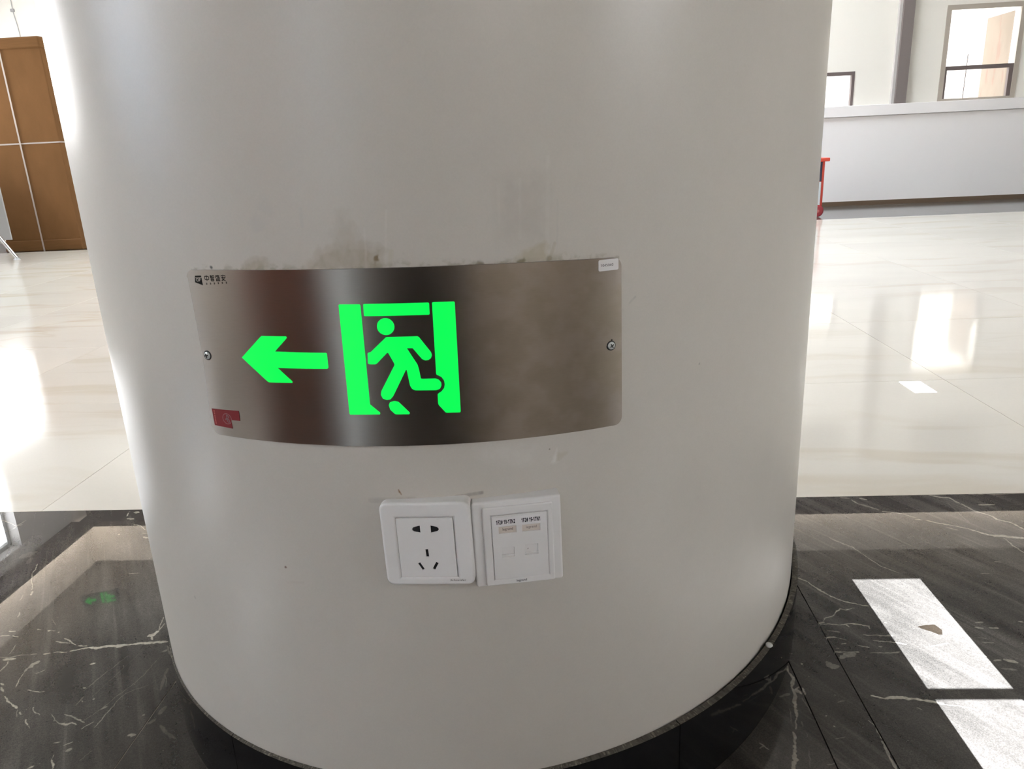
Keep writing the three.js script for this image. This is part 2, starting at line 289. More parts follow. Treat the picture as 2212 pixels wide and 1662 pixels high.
// ---------------------------------------------------------------- walls, ceiling, windows
structure(mesh('ceiling', wallSlab(X0 - 0.3, X1 + 0.3, -ZB - 0.3, -ZF + 0.4, 0.2, [[-1.4, 1.1, 4.7, 7.7]]).rotateX(-Math.PI / 2).translate(0, H, 0), M.ceiling), 'plain grey ceiling with an added skylight beyond the column, lights the far room');  // ceiling opening added to light the far floor
structure(mesh('ground', box(-60, 60, -0.5, -0.25, -60, 60), std({ color: lin(0.12, 0.115, 0.105), roughness: 0.95 })), 'dark paved ground outside');
// far wall: low white wall with a ledge, cream wall above it, white cornice under the ceiling
const far = structure(mesh('wall_far', wallSlab(X0 - 0.3, X1 + 0.3, 0, H, 0.15, [[4.0, 4.72, 1.0, 1.9], [2.4, 3.11, 1.0, 1.335]]).translate(0, 0, ZF - 0.2), M.cream), 'far wall, white below a ledge and cream above it');
mesh('low_wall', box(X0, X1, 0, 0.9, ZF - 0.05, ZF), M.white, far);
mesh('ledge', rbox(X0, X1, 0.903, 1.012, ZF - 0.06, ZF + 0.035, 0.006), M.white, far);
mesh('cornice', box(X0, X1, 3.65, H, ZF - 0.05, ZF + 0.02), M.plaster, far);
mesh('dark_frieze', box(X0, X1, 3.08, 3.65, ZF - 0.05, ZF - 0.03), std({ color: lin(0.16, 0.14, 0.13), roughness: 0.6 }), far);
for (const [a, b] of [[4.11, 4.89], [2.51, 3.29]]) {
  mesh('vent_panel', rbox(a, b, 2.52, 2.98, ZF - 0.051, ZF - 0.03, 0.004), std({ color: lin(0.12, 0.11, 0.11), roughness: 0.5 }), far);
}
mesh('pilaster', box(3.524, 3.632, 1.012, 3.65, ZF - 0.05, ZF + 0.02), std({ color: lin(0.19, 0.16, 0.15), roughness: 0.55 }), far);
mesh('pilaster_lit_side', box(3.496, 3.524, 1.012, 3.65, ZF - 0.05, ZF - 0.01), std({ color: lin(0.5, 0.48, 0.46), roughness: 0.55 }), far);  // paler colour paints the side face as lit from the left
structure(mesh('baseboard_far', box(X0, X1, 0, 0.046, ZF, ZF + 0.012), std({ color: lin(0.13, 0.085, 0.05), roughness: 0.5 })), 'thin brown baseboard of the far wall');
function frameOf(a0, a1, y0, y1, w, d) {          // four bars in the plane of a wall, d deep
  return merge([box(a0, a1, y1 - w, y1, 0, d), box(a0, a1, y0, y0 + w, 0, d), box(a0, a0 + w, y0 + w, y1 - w, 0, d), box(a1 - w, a1, y0 + w, y1 - w, 0, d)]);
}
{
  const w = structure(group('window_1', 0, 0, ZF - 0.06), 'window above the ledge with a dark crossbar, bright outside');
  const f = mesh('window_frame', frameOf(3.975, 4.74, 0.99, 1.915, 0.045, 0.025), M.frameLight, w);
  f.position.z = -0.005;
  mesh('crossbar', box(4.02, 4.7, 1.308, 1.346, -0.03, 0.012), M.frame, w);
  mesh('stile', box(4.02, 4.043, 1.0, 1.308, -0.03, 0.01), M.frame, w);
  mesh('stile', box(4.655, 4.7, 1.0, 1.308, -0.03, 0.01), M.frame, w);
  mesh('stay_rod', rod([4.238, 1.0, -0.01], [4.242, 1.456, -0.01], 0.004, 8), M.frame, w);
  mesh('pane', box(4.02, 4.7, 1.0, 1.308, -0.022, -0.018), M.glass, w);
  mesh('pane', box(4.02, 4.7, 1.346, 1.87, -0.022, -0.018), M.glass, w);
}
{
  const w = structure(group('window_2', 0, 0, ZF - 0.06), 'low window pane above the ledge, beside the column, dark framed');
  mesh('window_frame', merge([box(2.4, 3.122, 1.312, 1.346, -0.03, 0.016), box(3.095, 3.122, 1.0, 1.312, -0.03, 0.016), box(2.4, 2.425, 1.0, 1.312, -0.03, 0.016)]), M.frame, w);
  mesh('pane', box(2.425, 3.095, 1.0, 1.312, -0.022, -0.018), M.glass, w);
}
{
  const t = texture(256, 512, (i, j) => { const k = 0.9 + 0.22 * (fbm(i / 40, j / 40, 4) - 0.5), d = smooth(0.6, 0.75, fbm(i / 25 + 9, j / 60, 4)) * 0.18; return [toSRGB(0.72 * k), toSRGB(0.56 * (k - d)), toSRGB(0.42 * (k - d))]; });
  structure(mesh('wall_outside', box(4.745, 4.85, -0.2, 1.862, -9.26, ZF - 0.2), std({ map: t, color: lin(0.38, 0.39, 0.4), roughness: 0.85 })), 'short beige wall return outside the window with the crossbar');
}
structure(mesh('added_canopy', box(X0, 5.5, 2.6, 2.75, -9.8, ZF - 0.2), M.white), 'flat roof slab added outside over the far windows to shade the view');  // added slab, shades the space outside the far windows
structure(mesh('wall_added_far', box(X0, X1, -0.3, 3.0, -12.2, -12), std({ color: lin(0.44, 0.4, 0.35), roughness: 0.9 })), 'pale wall added outside the far windows to limit their brightness');  // added backdrop, holds down the brightness behind the far windows
// left wall: windows out of view, last one added to light the column
const leftOpen = [[-8.38, -6.0, 1.3, 2.2], [-7.36, -6.3, 2.36, 3.3], [-5.4, -4.3, 1.05, 2.6], [-0.7, 1.2, 1.0, 2.35], [0.6, 3.8, 2.85, 3.95]];
const leftWall = structure(mesh('wall_left', wallSlab(ZF - 0.3, ZB + 0.3, 0, H, 0.2, leftOpen).rotateY(-Math.PI / 2).translate(X0, 0, 0), M.white), 'white left wall');
mesh('cornice', box(X0, X0 + 0.03, 3.65, H, ZF + 0.02, -4), M.plaster, leftWall);
const rightOpen = [[1.8, 4.6, 2.6, 3.9]];  // high opening added to light the column from the right
structure(mesh('wall_right', wallSlab(ZF - 0.3, ZB + 0.3, 0, H, 0.2, rightOpen).rotateY(-Math.PI / 2).translate(X1 + 0.2, 0, 0), M.white), 'white right wall');
let wn = 3;
for (const [list, x] of [[leftOpen, X0 - 0.12], [rightOpen, X1 + 0.12]]) for (const [a0, a1, y0, y1] of list) {
  const w = structure(group('window_' + wn++, x, 0, 0, -Math.PI / 2), 'window out of view in the side wall, lights the room and column');
  mesh('window_frame', frameOf(a0, a1, y0, y1, 0.05, 0.05), M.aluminium, w);
  const n = Math.max(1, Math.round((a1 - a0) / 1.3));
  for (let i = 1; i < n; i++) { const c = a0 + (a1 - a0) * i / n; mesh('mullion', box(c - 0.025, c + 0.025, y0 + 0.05, y1 - 0.05, 0, 0.05), M.aluminium, w); }
}
structure(mesh('wall_added_rear', box(X0, 0.2, -0.3, 4.4, 9.5, 9.65), std({ color: lin(0.7, 0.84, 0.97), roughness: 0.9 })), 'pale blue wall added outside the rear window, blocks the sun and dims the view');  // added wall, stops the sun and leaves a dim bluish view
structure(mesh('wall_added_left', box(-8.8, -8.6, -0.3, 2.5, -1.8, 3.6), std({ color: lin(0.5, 0.63, 0.8), roughness: 0.9 })), 'blue grey wall added outside the left windows to dim and cool their view');  // added wall, dims and cools what the window shows
// unseen rear wall: tall window, slots casting the sun patches, two added high openings
const SLOT = [0.503, 0.618, 1.6, 3.377], GAP = [1.056, 1.12, 3.824, 3.898];
const rear = structure(mesh('wall_rear', wallSlab(X0 - 0.3, X1 + 0.3, 0, H, 0.05, [[-3.6, -2.78, 0.9, 2.6], [-2.4, -0.2, 3.0, 3.95], [1.6, 4.6, 3.0, 3.95], SLOT, GAP]).translate(0, 0, ZB), std({ color: lin(0.52, 0.42, 0.33), roughness: 0.7 })), 'unseen rear wall with a tall window, sun slots and high openings added to light the column');
for (const [a, e] of [[-2.65, 0.1], [1.35, 5.5]]) mesh('added_eave', box(a, e, H + 0.01, H + 0.15, ZB + 0.05, ZB + 2.7), M.white, rear);  // added overhangs, keep direct sun out of the high openings
mesh('slot_bar', box(SLOT[0], SLOT[1], 3.2255, 3.2325, ZB + 0.02, ZB + 0.028), M.frame, rear);
mesh('unseen_dark_panels', merge([box(X0, 1.5, 0, 0.88, ZB - 0.02, ZB), box(X0, -3.62, 0.88, 2.0, ZB - 0.02, ZB), box(-2.76, 0.49, 0.88, 2.9, ZB - 0.02, ZB), box(0.63, 1.5, 0.88, 2.9, ZB - 0.02, ZB)]), std({ color: lin(0.075, 0.045, 0.03), roughness: 0.5 }), rear);  // panels out of view, placed to darken the steel sign reflection

// unseen warm light strips behind a lip, placed to brighten far and left cornices
{
  const glow = std({ color: lin(0.2, 0.18, 0.14), emissive: lin(1, 0.86, 0.7), emissiveIntensity: 2 });
  mesh('unseen_strip_lip', merge([box(X0 + 0.2, X1, 3.47, 3.53, ZF + 0.26, ZF + 0.275), box(X0 + 0.1, X1, 3.46, 3.47, ZF - 0.05, ZF + 0.275)]), M.frame, far);
  mesh('unseen_light_strip', box(X0 + 0.15, X1 - 0.1, 3.47, 3.476, ZF + 0.17, ZF + 0.23), glow, far);
  mesh('unseen_strip_lip', merge([box(X0 + 0.26, X0 + 0.275, 3.47, 3.53, ZF + 0.275, -4), box(X0, X0 + 0.275, 3.46, 3.47, ZF + 0.275, -4)]), M.frame, leftWall);
  mesh('unseen_light_strip', box(X0 + 0.17, X0 + 0.23, 3.47, 3.476, ZF + 0.2, -4.1), glow, leftWall);
  for (const [x, z, w, d, glowing] of [[(X0 + X1) / 2, ZF + 0.2, X1 - X0 - 0.3, 0.06, 11], [X0 + 0.2, (ZF - 4) / 2, 0.06, -4 - ZF - 0.4, 26]]) {
    const l = new THREE.RectAreaLight(lin(1, 0.86, 0.7), glowing, w, d); l.position.set(x, 3.482, z); l.rotation.x = Math.PI / 2; scene.add(l);
  }
}

// ---------------------------------------------------------------- the column
const STAINS_AND_LINES = [
  { p: [[-158.7, 655], [-150, 664.3], [-141.7, 666.3], [-131.8, 665.4], [-134.3, 655]], k: 0.6, c: [0.36, 0.31, 0.23], s: 4 },
  { p: [[-97.9, 654], [-81, 671], [-63.8, 679.2], [-44.2, 676.1], [-26.9, 671.5], [-27.5, 653]], k: 0.7, c: [0.37, 0.32, 0.24], s: 5 },
  { p: [[-67.9, 678.5], [-60, 704.6], [-53.9, 702.9], [-48.8, 688], [-41.8, 680], [-36.3, 675.8]], k: 0.4, c: [0.4, 0.36, 0.29], s: 6 },
  { p: [[-31.7, 663.1]], r: 4.2, k: 0.95, c: [0.2, 0.15, 0.08] },
  { p: [[-20.3, 704.1], [-25.3, 659.6]], r: 1.6, k: 0.2, c: [0.68, 0.65, 0.6] },
  { p: [[-19.5, 670], [-22.1, 652.3]], r: 3, k: 0.5, c: [0.5, 0.46, 0.36] },
  { p: [[-40, 690], [-42, 654]], r: 1.4, k: 0.2, c: [0.68, 0.65, 0.6] },
  { p: [[92.9, 723.7], [90.8, 674.6]], r: 2.2, k: 0.2, c: [0.68, 0.65, 0.6] },
  { p: [[118.4, 740.5], [115.1, 654.8]], r: 2.8, k: 0.2, c: [0.68, 0.65, 0.6] },
  { p: [[126, 705], [124, 660]], r: 1.3, k: 0.35, c: [0.48, 0.46, 0.42] },
  { p: [[74, 720.1], [73.3, 689.5]], r: 2, k: 0.15, c: [0.68, 0.65, 0.6] },
  { p: [[75.1, 725.7], [118, 727.3], [116.1, 670.8], [72.4, 673.9]], k: 0.35, c: [0.43, 0.4, 0.36], s: 9 },
  { p: [[84.6, 657.1], [90.2, 662.7], [114.4, 671], [114.7, 654.8], [84.5, 653.9]], k: 0.6, c: [0.42, 0.37, 0.26], s: 2.5 },
  { p: [[91.6, 655.5]], r: 4, k: 0.85, c: [0.16, 0.14, 0.07] },
  { p: [[116.9, 656]], r: 4.4, k: 0.7, c: [0.22, 0.18, 0.1] },
  { p: [[122, 668], [117, 655]], r: 2.2, k: 0.5, c: [0.4, 0.35, 0.25] },
  { p: [[56.8, 652.5]], r: 4, ax: 1.6, k: 0.9, c: [0.14, 0.11, 0.08] },
  { p: [[-191, 658.5]], r: 2.4, k: 1, c: [0.08, 0.08, 0.07] },
  { p: [[-135.8, 696.3]], r: 9, k: 0.28, c: [0.48, 0.47, 0.44] },
  { p: [[-125.3, 711.7]], r: 10, k: 0.22, c: [0.48, 0.47, 0.44] },
  { p: [[-93.1, 708], [-93.4, 694]], r: 2.4, k: 0.35, c: [0.48, 0.47, 0.44] },
  { p: [[-10, 667]], r: 3, k: 0.35, c: [0.5, 0.46, 0.42] },
  { p: [[-32.7, 444.8]], r: 1.7, ax: 0.7, k: 0.9, c: [0.26, 0.15, 0.08] },
  { p: [[-31, 442], [-33, 447]], r: 0.9, k: 0.8, c: [0.26, 0.15, 0.08] },
  { p: [[-159.1, 355.9]], r: 1.7, k: 1, c: [0.2, 0.13, 0.1] },
  { p: [[-310.6, 277.5]], r: 2.4, k: 0.6, c: [0.3, 0.28, 0.25] },
  { p: [[288.9, 531.1]], r: 1.6, k: 0.8, c: [0.3, 0.28, 0.25] },
  { p: [[197.2, 606.5], [203.5, 611.4]], r: 1.6, k: 0.5, c: [0.4, 0.38, 0.35] },
  { p: [[111, 476]], r: 1.3, k: 0.9, c: [0.22, 0.19, 0.16] },
  { p: [[111.9, 458.8], [114, 466], [118.8, 473], [119.4, 460]], k: 0.4, c: [0.8, 0.79, 0.77], s: 2 },
  { p: [[119.7, 471.9], [128.6, 470.4], [122.2, 460.5], [117, 460.4]], k: 0.45, c: [0.46, 0.41, 0.31], s: 2 },
  { p: [[80.1, 481.7], [92.1, 480.2], [94.1, 473.3], [82.9, 473.8]], k: 0.3, c: [0.48, 0.44, 0.38], s: 2.5 },
  { p: [[40, 486], [70, 484], [100, 478], [90, 462], [60, 468], [45, 474]], k: 0.14, c: [0.8, 0.78, 0.74], s: 6 },
  { p: [[-160.2, 338.1], [-141.3, 340.4]], r: 2, k: 0.3, c: [0.45, 0.41, 0.36] },
  { p: [[83.6, 327.4], [102.6, 321.1], [99.6, 305.6]], k: 0.22, c: [0.5, 0.46, 0.4], s: 6 },
  { p: [[-204.4, 472], [-188, 466.8], [-193.9, 451.1]], k: 0.22, c: [0.48, 0.46, 0.4], s: 6 },
  { p: [[-60, 436], [-20, 437]], r: 4, k: 0.4, c: [0.3, 0.28, 0.25] },  // this and the next: dark lines drawn along the wall plates' top edges
  { p: [[20, 437], [44, 439]], r: 2.6, k: 0.6, c: [0.22, 0.19, 0.17] },
];
function paintTexture() {
  const W = 2048, D = 1536, w = 1.3, d = 0.975, u0 = -0.65, y0 = 0.05;
  const inPoly = (p, x, y) => { let k = false; for (let a = 0, e = p.length - 1; a < p.length; e = a++) if ((p[a][1] > y) !== (p[e][1] > y) && x < (p[e][0] - p[a][0]) * (y - p[a][1]) / (p[e][1] - p[a][1]) + p[a][0]) k = !k; return k; };
  const toEdge = (p, x, y) => { let m = 1e9; for (let a = 0, e = p.length - 1; a < p.length; e = a++) { const dx = p[a][0] - p[e][0], dy = p[a][1] - p[e][1], t = Math.min(1, Math.max(0, ((x - p[e][0]) * dx + (y - p[e][1]) * dy) / (dx * dx + dy * dy + 1e-9))); m = Math.min(m, Math.hypot(x - p[e][0] - dx * t, y - p[e][1] - dy * t)); } return m; };
  for (const s of STAINS_AND_LINES) { const xs = s.p.map((q) => q[0]), ys = s.p.map((q) => q[1]), r = (s.r ?? 6) + 8; s.b = [Math.min(...xs) - r, Math.max(...xs) + r, Math.min(...ys) - r, Math.max(...ys) + r]; }
  return texture(W, D, (i, j) => {
    const u = (u0 + w * (i + 0.5) / W) * 1000, y = (y0 + d * (j + 0.5) / D) * 1000;
    const e = Math.min(1, Math.min(i, W - 1 - i, j, D - 1 - j) / 40);
    const g = 1 + e * (0.035 * (noise(u * 1.1, y * 1.1) - 0.5) + 0.02 * (fbm(u / 9, y / 9, 3) - 0.5) + 0.045 * (fbm(u / 70 + 4, y / 90, 3) - 0.5));
    let c = [0.555 * g, 0.52 * g, 0.465 * g];
    for (const s of STAINS_AND_LINES) {
      if (u < s.b[0] || u > s.b[1] || y < s.b[2] || y > s.b[3]) continue;
      const wx = u + 9 * (fbm(u / 7, y / 7, 3) - 0.5), wy = y + 9 * (fbm(u / 7 + 50, y / 7, 3) - 0.5); let k;
      if (s.p.length === 1) { const q = (s.r < 3 ? 0.35 : 1); k = smooth(s.r, s.r * 0.35, Math.hypot((u + (wx - u) * q - s.p[0][0]) / (s.ax ?? 1), (y + (wy - y) * q - s.p[0][1]))); }
      else if (s.p.length === 2) { const [a, b] = s.p, dx = b[0] - a[0], dy = b[1] - a[1], t = Math.min(1, Math.max(0, ((u - a[0]) * dx + (y - a[1]) * dy) / (dx * dx + dy * dy))); k = smooth(s.r, s.r * 0.3, Math.hypot(u + 0.12 * (wx - u) - a[0] - dx * t, y - a[1] - dy * t)) * (0.3 + 1.1 * fbm(u / 4, y / 12, 3)); }
      else { const di = toEdge(s.p, wx, wy); k = inPoly(s.p, wx, wy) ? 0.5 + 0.5 * smooth(0, s.s ?? 3, di) : 0.5 - 0.5 * smooth(0, s.s ?? 3, di); k *= 0.55 + 0.8 * fbm(u / 5 + 9, y / 8, 4); }
      k *= s.k; c = c.map((v, n) => lerp(v, s.c[n], Math.min(1, k)));
    }
    // grime caught along the upper rim of the steel plate
    const rim = 657 - 0.0144 * (u + 16) - 3 * ((u + 16) / 202) ** 2, up = y - rim;
    if (u > -215 && u < 186 && up > -6 && up < 14) { const k = 0.55 * smooth(9 * fbm(u / 12, 3, 4) + 1, 0, up) * smooth(0.42, 0.7, fbm(u / 6, y / 5 + 30, 4)); c = c.map((v, n) => lerp(v, [0.3, 0.27, 0.19][n], k)); }
    return c.map(toSRGB);
  });
}
const paint = phys({ map: paintTexture(), roughness: 0.33, ior: 1.5 });
const column = structure(group('column', COL.x, 0, COL.z), 'thick round white painted column with black marble skirting and a lit exit sign');
{
  const n = 360, rows = [0.0, 0.06, 1.02, COL.top], P = [], N = [], U = [], I = [];
  for (const y of rows) for (let k = 0; k <= n; k++) {
    const p = -Math.PI + 2 * Math.PI * k / n, c = onColumn(p); P.push(c.x, y, c.z); N.push(c.nx, 0, c.nz); U.push((p * 0.55 + 0.65) / 1.3, (y - 0.05) / 0.975);
  }
  for (let r = 0; r + 1 < rows.length; r++) for (let k = 0; k < n; k++) { const a = r * (n + 1) + k, b = a + n + 1; I.push(a, a + 1, b, a + 1, b + 1, b); }
  const g = new THREE.BufferGeometry(); g.setAttribute('position', new THREE.Float32BufferAttribute(P, 3)); g.setAttribute('normal', new THREE.Float32BufferAttribute(N, 3)); g.setAttribute('uv', new THREE.Float32BufferAttribute(U, 2)); g.setIndex(I);
  mesh('shaft', g, paint, column);
  // skirting: curved pieces of black marble with joints, a small gap behind them on the right
  const face = phys({ color: lin(0.009, 0.009, 0.01), roughness: 0.05, ior: 1.42 });
  const dust = texture(512, 64, (i, j) => { const k = 0.25 + 1.3 * fbm(i / 5, j / 40, 3) + 1.6 * smooth(0.62, 0.8, fbm(i / 3 + 40, j / 20, 3)); return [toSRGB(0.11 * k), toSRGB(0.1 * k), toSRGB(0.08 * k)]; });
  dust.wrapS = dust.wrapT = THREE.RepeatWrapping;
  const rim = std({ map: dust, roughness: 0.8 });
  const joints = [-3.06, -2.5, -1.9, -1.2, -0.512, 0.481, 1.15, 1.8, 2.5, 3.2232];
  for (let s = 0; s + 1 < joints.length; s++) {
    const a = joints[s] + 0.0009, b = joints[s + 1] - 0.0009, m = 28, top = 0.1036, pos = [], nor = [], uv = [], idx = [];
    const inner = (p) => 0.0004 + 0.0026 * smooth(0.35, 0.75, p) * smooth(1.5, 1.0, p), outer = (p) => 0.0028 + 0.0032 * smooth(-0.8, -0.1, p) + 0.0045 * smooth(0.1, 0.7, p);
    const strip = (f, h) => { const o = pos.length / 3; for (let k = 0; k <= m; k++) { const p = a + (b - a) * k / m; for (const [x, y, z, nx, ny, nz] of f(p)) { pos.push(x, y, z); nor.push(nx, ny, nz); uv.push(p * 2, h === 0 ? y : Math.hypot(x, z) * 60); } } for (let k = 0; k < m; k++) { const q = o + 2 * k; idx.push(q, q + 2, q + 1, q + 1, q + 2, q + 3); } return 6 * m; };
    const at = (p, d, y, n) => { const c = onColumn(p, d); return n === 'up' ? [c.x, y, c.z, 0, 1, 0] : [c.x, y, c.z, n * c.nx, 0, n * c.nz]; };
    const c1 = strip((p) => [at(p, outer(p), 0, 1), at(p, outer(p), top - 0.001, 1)], 0);
    const c2 = strip((p) => [at(p, inner(p), 0, -1), at(p, inner(p), top, -1)].reverse(), 0);
    const c3 = strip((p) => [at(p, outer(p), top - 0.001, 'up'), at(p, inner(p), top, 'up')], 1);
    for (const p of [a, b]) {
      const o = pos.length / 3, c = onColumn(p), sg = p === a ? -1 : 1;
      for (const [d, y] of [[inner(p), 0], [outer(p), 0], [outer(p), top - 0.001], [inner(p), top]]) { const q = onColumn(p, d); pos.push(q.x, y, q.z); nor.push(sg * c.tx, 0, sg * c.tz); uv.push(d, y); }
      sg > 0 ? idx.push(o, o + 2, o + 1, o, o + 3, o + 2) : idx.push(o, o + 1, o + 2, o, o + 2, o + 3);
    }
    const sk = new THREE.BufferGeometry(); sk.setAttribute('position', new THREE.Float32BufferAttribute(pos, 3)); sk.setAttribute('normal', new THREE.Float32BufferAttribute(nor, 3)); sk.setAttribute('uv', new THREE.Float32BufferAttribute(uv, 2)); sk.setIndex(idx);
    sk.addGroup(0, c1 + c2, 0); sk.addGroup(c1 + c2, c3, 1); sk.addGroup(c1 + c2 + c3, 12, 0);
    mesh('skirting_piece', sk, [face, rim], column);
  }
  mesh('mortar_lump', (() => { const c = onColumn(0.86, 0.008), g2 = new THREE.IcosahedronGeometry(0.005, 2), p = g2.attributes.position; for (let i = 0; i < p.count; i++) { const k = 0.8 + 0.4 * noise(p.getX(i) * 400 + 9, p.getY(i) * 400 + p.getZ(i) * 300); p.setXYZ(i, p.getX(i) * k, p.getY(i) * k * 0.5, p.getZ(i) * k); } g2.computeVertexNormals(); g2.translate(c.x, 0.1055, c.z); return g2; })(), std({ color: lin(0.62, 0.62, 0.58), roughness: 0.8 }), column);
}

// ---------------------------------------------------------------- the exit sign on the column
const sign = tag(group('exit_sign', COL.x, 0, COL.z), 'curved brushed steel exit sign with lit green arrow and figure on the column', 'sign');
{
  const line = (u, top) => top ? 656.2 - 0.0144 * (u + 16) - 2.9 * ((u + 16) / 202) ** 2 : 492.4 - 0.0135 * (u + 16) - 0.4 * ((u + 16) / 202) ** 2;
  const L = -219, R = 186.3, c = 8, pts = [];
  for (let k = 0; k <= 20; k++) { const u = lerp(L + c, R - c, k / 20); pts.push([u, line(u, false)]); }
  for (let k = 1; k < 6; k++) { const t = k / 6 * Math.PI / 2; pts.push([R - c + c * Math.sin(t), line(R - c, false) + c * (1 - Math.cos(t))]); }
  pts.push([R, line(R - c, false) + c], [R, line(R - c, true) - c]);
  for (let k = 1; k < 6; k++) { const t = k / 6 * Math.PI / 2; pts.push([R - c + c * Math.cos(t), line(R - c, true) - c * (1 - Math.sin(t))]); }
  for (let k = 20; k >= 0; k--) { const u = lerp(L + c, R - c, k / 20); pts.push([u, line(u, true)]); }
  for (let k = 1; k < 6; k++) { const t = k / 6 * Math.PI / 2; pts.push([L + c - c * Math.sin(t), line(L + c, true) - c * (1 - Math.cos(t))]); }
  pts.push([L + 1, line(L + c, true) - c], [L + 2.5, 574], [L - 1.5, line(L + c, false) + c]);
  for (let k = 1; k < 6; k++) { const t = k / 6 * Math.PI / 2; pts.push([L + c - c * Math.cos(t), line(L + c, false) + c * (1 - Math.sin(t))]); }
  const g = wrappedPlate(pts, 0.0008, 0.0032), W = 2048, D = 820;
  const uv = g.attributes.uv;                        // extrude uv are the flat metres
  for (let i = 0; i < uv.count; i++) uv.setXY(i, (uv.getX(i) + 0.225) / 0.42, (uv.getY(i) - 0.484) / 0.175);
  // handled, smeared steel: blotches where hands and cloths went over it, more of them on the right
  const smear = (u, y) => smooth(-40, 60, u) * smooth(0.3, 0.75, fbm(u / 26 + 3, y / 22, 4)) * 0.8 + 0.2 * smooth(0.4, 0.8, fbm(u / 60 + 30, y / 80, 3)) + 0.12 * smooth(40, 110, u) * smooth(0.4, 0.75, fbm(u / 12, y / 13 + 8, 3));
  const PRINT = canvas(1024, 410, (x, w, h) => {
    x.fillStyle = '#fff'; x.fillRect(0, 0, w, h); x.scale(w / 420, -h / 175); x.translate(225, -659); // millimetres of the plate
    x.fillStyle = x.strokeStyle = '#000';
    x.beginPath(); x.moveTo(-208.5, 651); x.lineTo(-201.2, 651.3); x.lineTo(-200.6, 642.6); x.lineTo(-209.6, 645); x.closePath(); x.fill();
    const stroke = (lw, ...l) => { x.lineWidth = lw; x.beginPath(); for (const [a, b, e, f] of l) { x.moveTo(a, b); x.lineTo(e, f); } x.stroke(); };
    x.strokeStyle = '#ddd'; x.lineWidth = 0.9; x.beginPath(); x.ellipse(-206.2, 647.3, 1.5, 1.2, 0, 0, 7); x.stroke(); stroke(0.9, [-204.4, 648.6, -202.2, 649], [-204.2, 646, -203.6, 648.6], [-204.2, 646, -202.4, 648.7], [-208.4, 649.2, -201, 649.6]);
    x.strokeStyle = '#111';
    const ch = (ox, oy, l) => stroke(0.62, ...l.map(([a, b, e, f]) => [ox + a, oy + b, ox + e, oy + f]));
    ch(-197.2, 646.6, [[0, 4.2, 4.6, 4.2], [0, 1.4, 4.6, 1.4], [0, 1.4, 0, 4.2], [4.6, 1.4, 4.6, 4.2], [2.3, 0, 2.3, 5.2]]);
    ch(-190.9, 646.8, [[0, 4.6, 2.2, 4.6], [1.1, 5.2, 1.1, 3], [0, 3.7, 2.4, 3.7], [1.1, 3.6, 0, 2.7], [1.3, 3.4, 2.4, 2.7], [2.8, 4.9, 4.6, 4.9], [2.8, 3.1, 4.6, 3.1], [2.8, 3.1, 2.8, 4.9], [4.6, 3.1, 4.6, 4.9], [0.8, 2.2, 4, 2.2], [0.8, 1.1, 4, 1.1], [0.8, 0, 4, 0], [0.8, 0, 0.8, 2.2], [4, 0, 4, 2.2]]);
    ch(-184.6, 647, [[0.4, 4.7, 4.6, 4.7], [0.4, 4.7, 0, 2.4], [1, 3.9, 2.4, 3.9], [2.4, 3.9, 2, 2.4], [2.8, 5.3, 3.6, 3], [3.6, 3, 4.8, 2.4], [4.2, 4, 3, 2.4], [0.6, 1.8, 4.2, 1.8], [0.6, 1.8, 0.6, 0.1], [1.8, 1.8, 1.8, 0.1], [3, 1.8, 3, 0.1], [4.2, 1.8, 4.2, 0.1], [0, 0, 4.8, 0]]);
    ch(-178.3, 647.2, [[2.3, 5.5, 2.3, 4.8], [0.1, 4.7, 4.6, 4.7], [0.1, 4.7, 0.1, 3.9], [4.6, 4.7, 4.6, 3.9], [0, 2.9, 4.8, 2.9], [2, 4, 0.9, 1.6], [0.9, 1.6, 4.4, 0], [3.6, 2.9, 2.2, 0.9], [2.2, 0.9, 0.2, 0]]);
    for (let k = 0; k < 6; k++) { const ox = -196.6 + 4.5 * k, oy = 644 + 0.3 * k; stroke(0.35, [ox, oy + 0.4, ox + 1.5, oy + 0.4], [ox + 0.7, oy - 0.7, ox + 0.7, oy + 1], [ox, oy - 0.6, ox + 1.4, oy - 0.4]); }
    x.fillStyle = '#2a1a12'; x.beginPath(); x.arc(175.6, 574.6, 0.8, 0, 7); x.fill();
  });
  const pc = PRINT.image.getContext('2d').getImageData(0, 0, 1024, 410).data;
  const map = texture(W, D, (i, j) => {
    const u = -225 + 420 * (i + 0.5) / W, y = 484 + 175 * (j + 0.5) / D, s = smear(u, y), b = 1 + 0.05 * (noise(u * 0.2, y * 4) - 0.5);
    const px = (Math.min(409, Math.floor((1 - (j + 0.5) / D) * 410)) * 1024 + Math.floor((i + 0.5) / W * 1024)) * 4, ink = pc[px] / 255;
    const k = b * lerp(0.03, 1, ink * ink); return [toSRGB(0.3 * k * (1 - 0.16 * s)), toSRGB(0.262 * k * (1 - 0.18 * s)), toSRGB(0.228 * k * (1 - 0.26 * s))];
  });
  const rough = texture(W / 2, D / 2, (i, j) => {
    const u = -225 + 420 * (i + 0.5) / (W / 2), y = 484 + 175 * (j + 0.5) / (D / 2), v = 255 * Math.min(1, 0.29 + 0.12 * smear(u, y)  ); return [v, v, v];
  }, false);
  const plate = mesh('plate', g, phys({ map, roughnessMap: rough, roughness: 1, metalness: 1, anisotropy: 0.75, anisotropyRotation: Math.PI / 2 }), sign);
  const lit = (name, points, label) => { const o = mesh(name, wrappedPlate(points, 0.001, 0.0036), M.green, sign); if (label) o.userData.label = label; return o; };
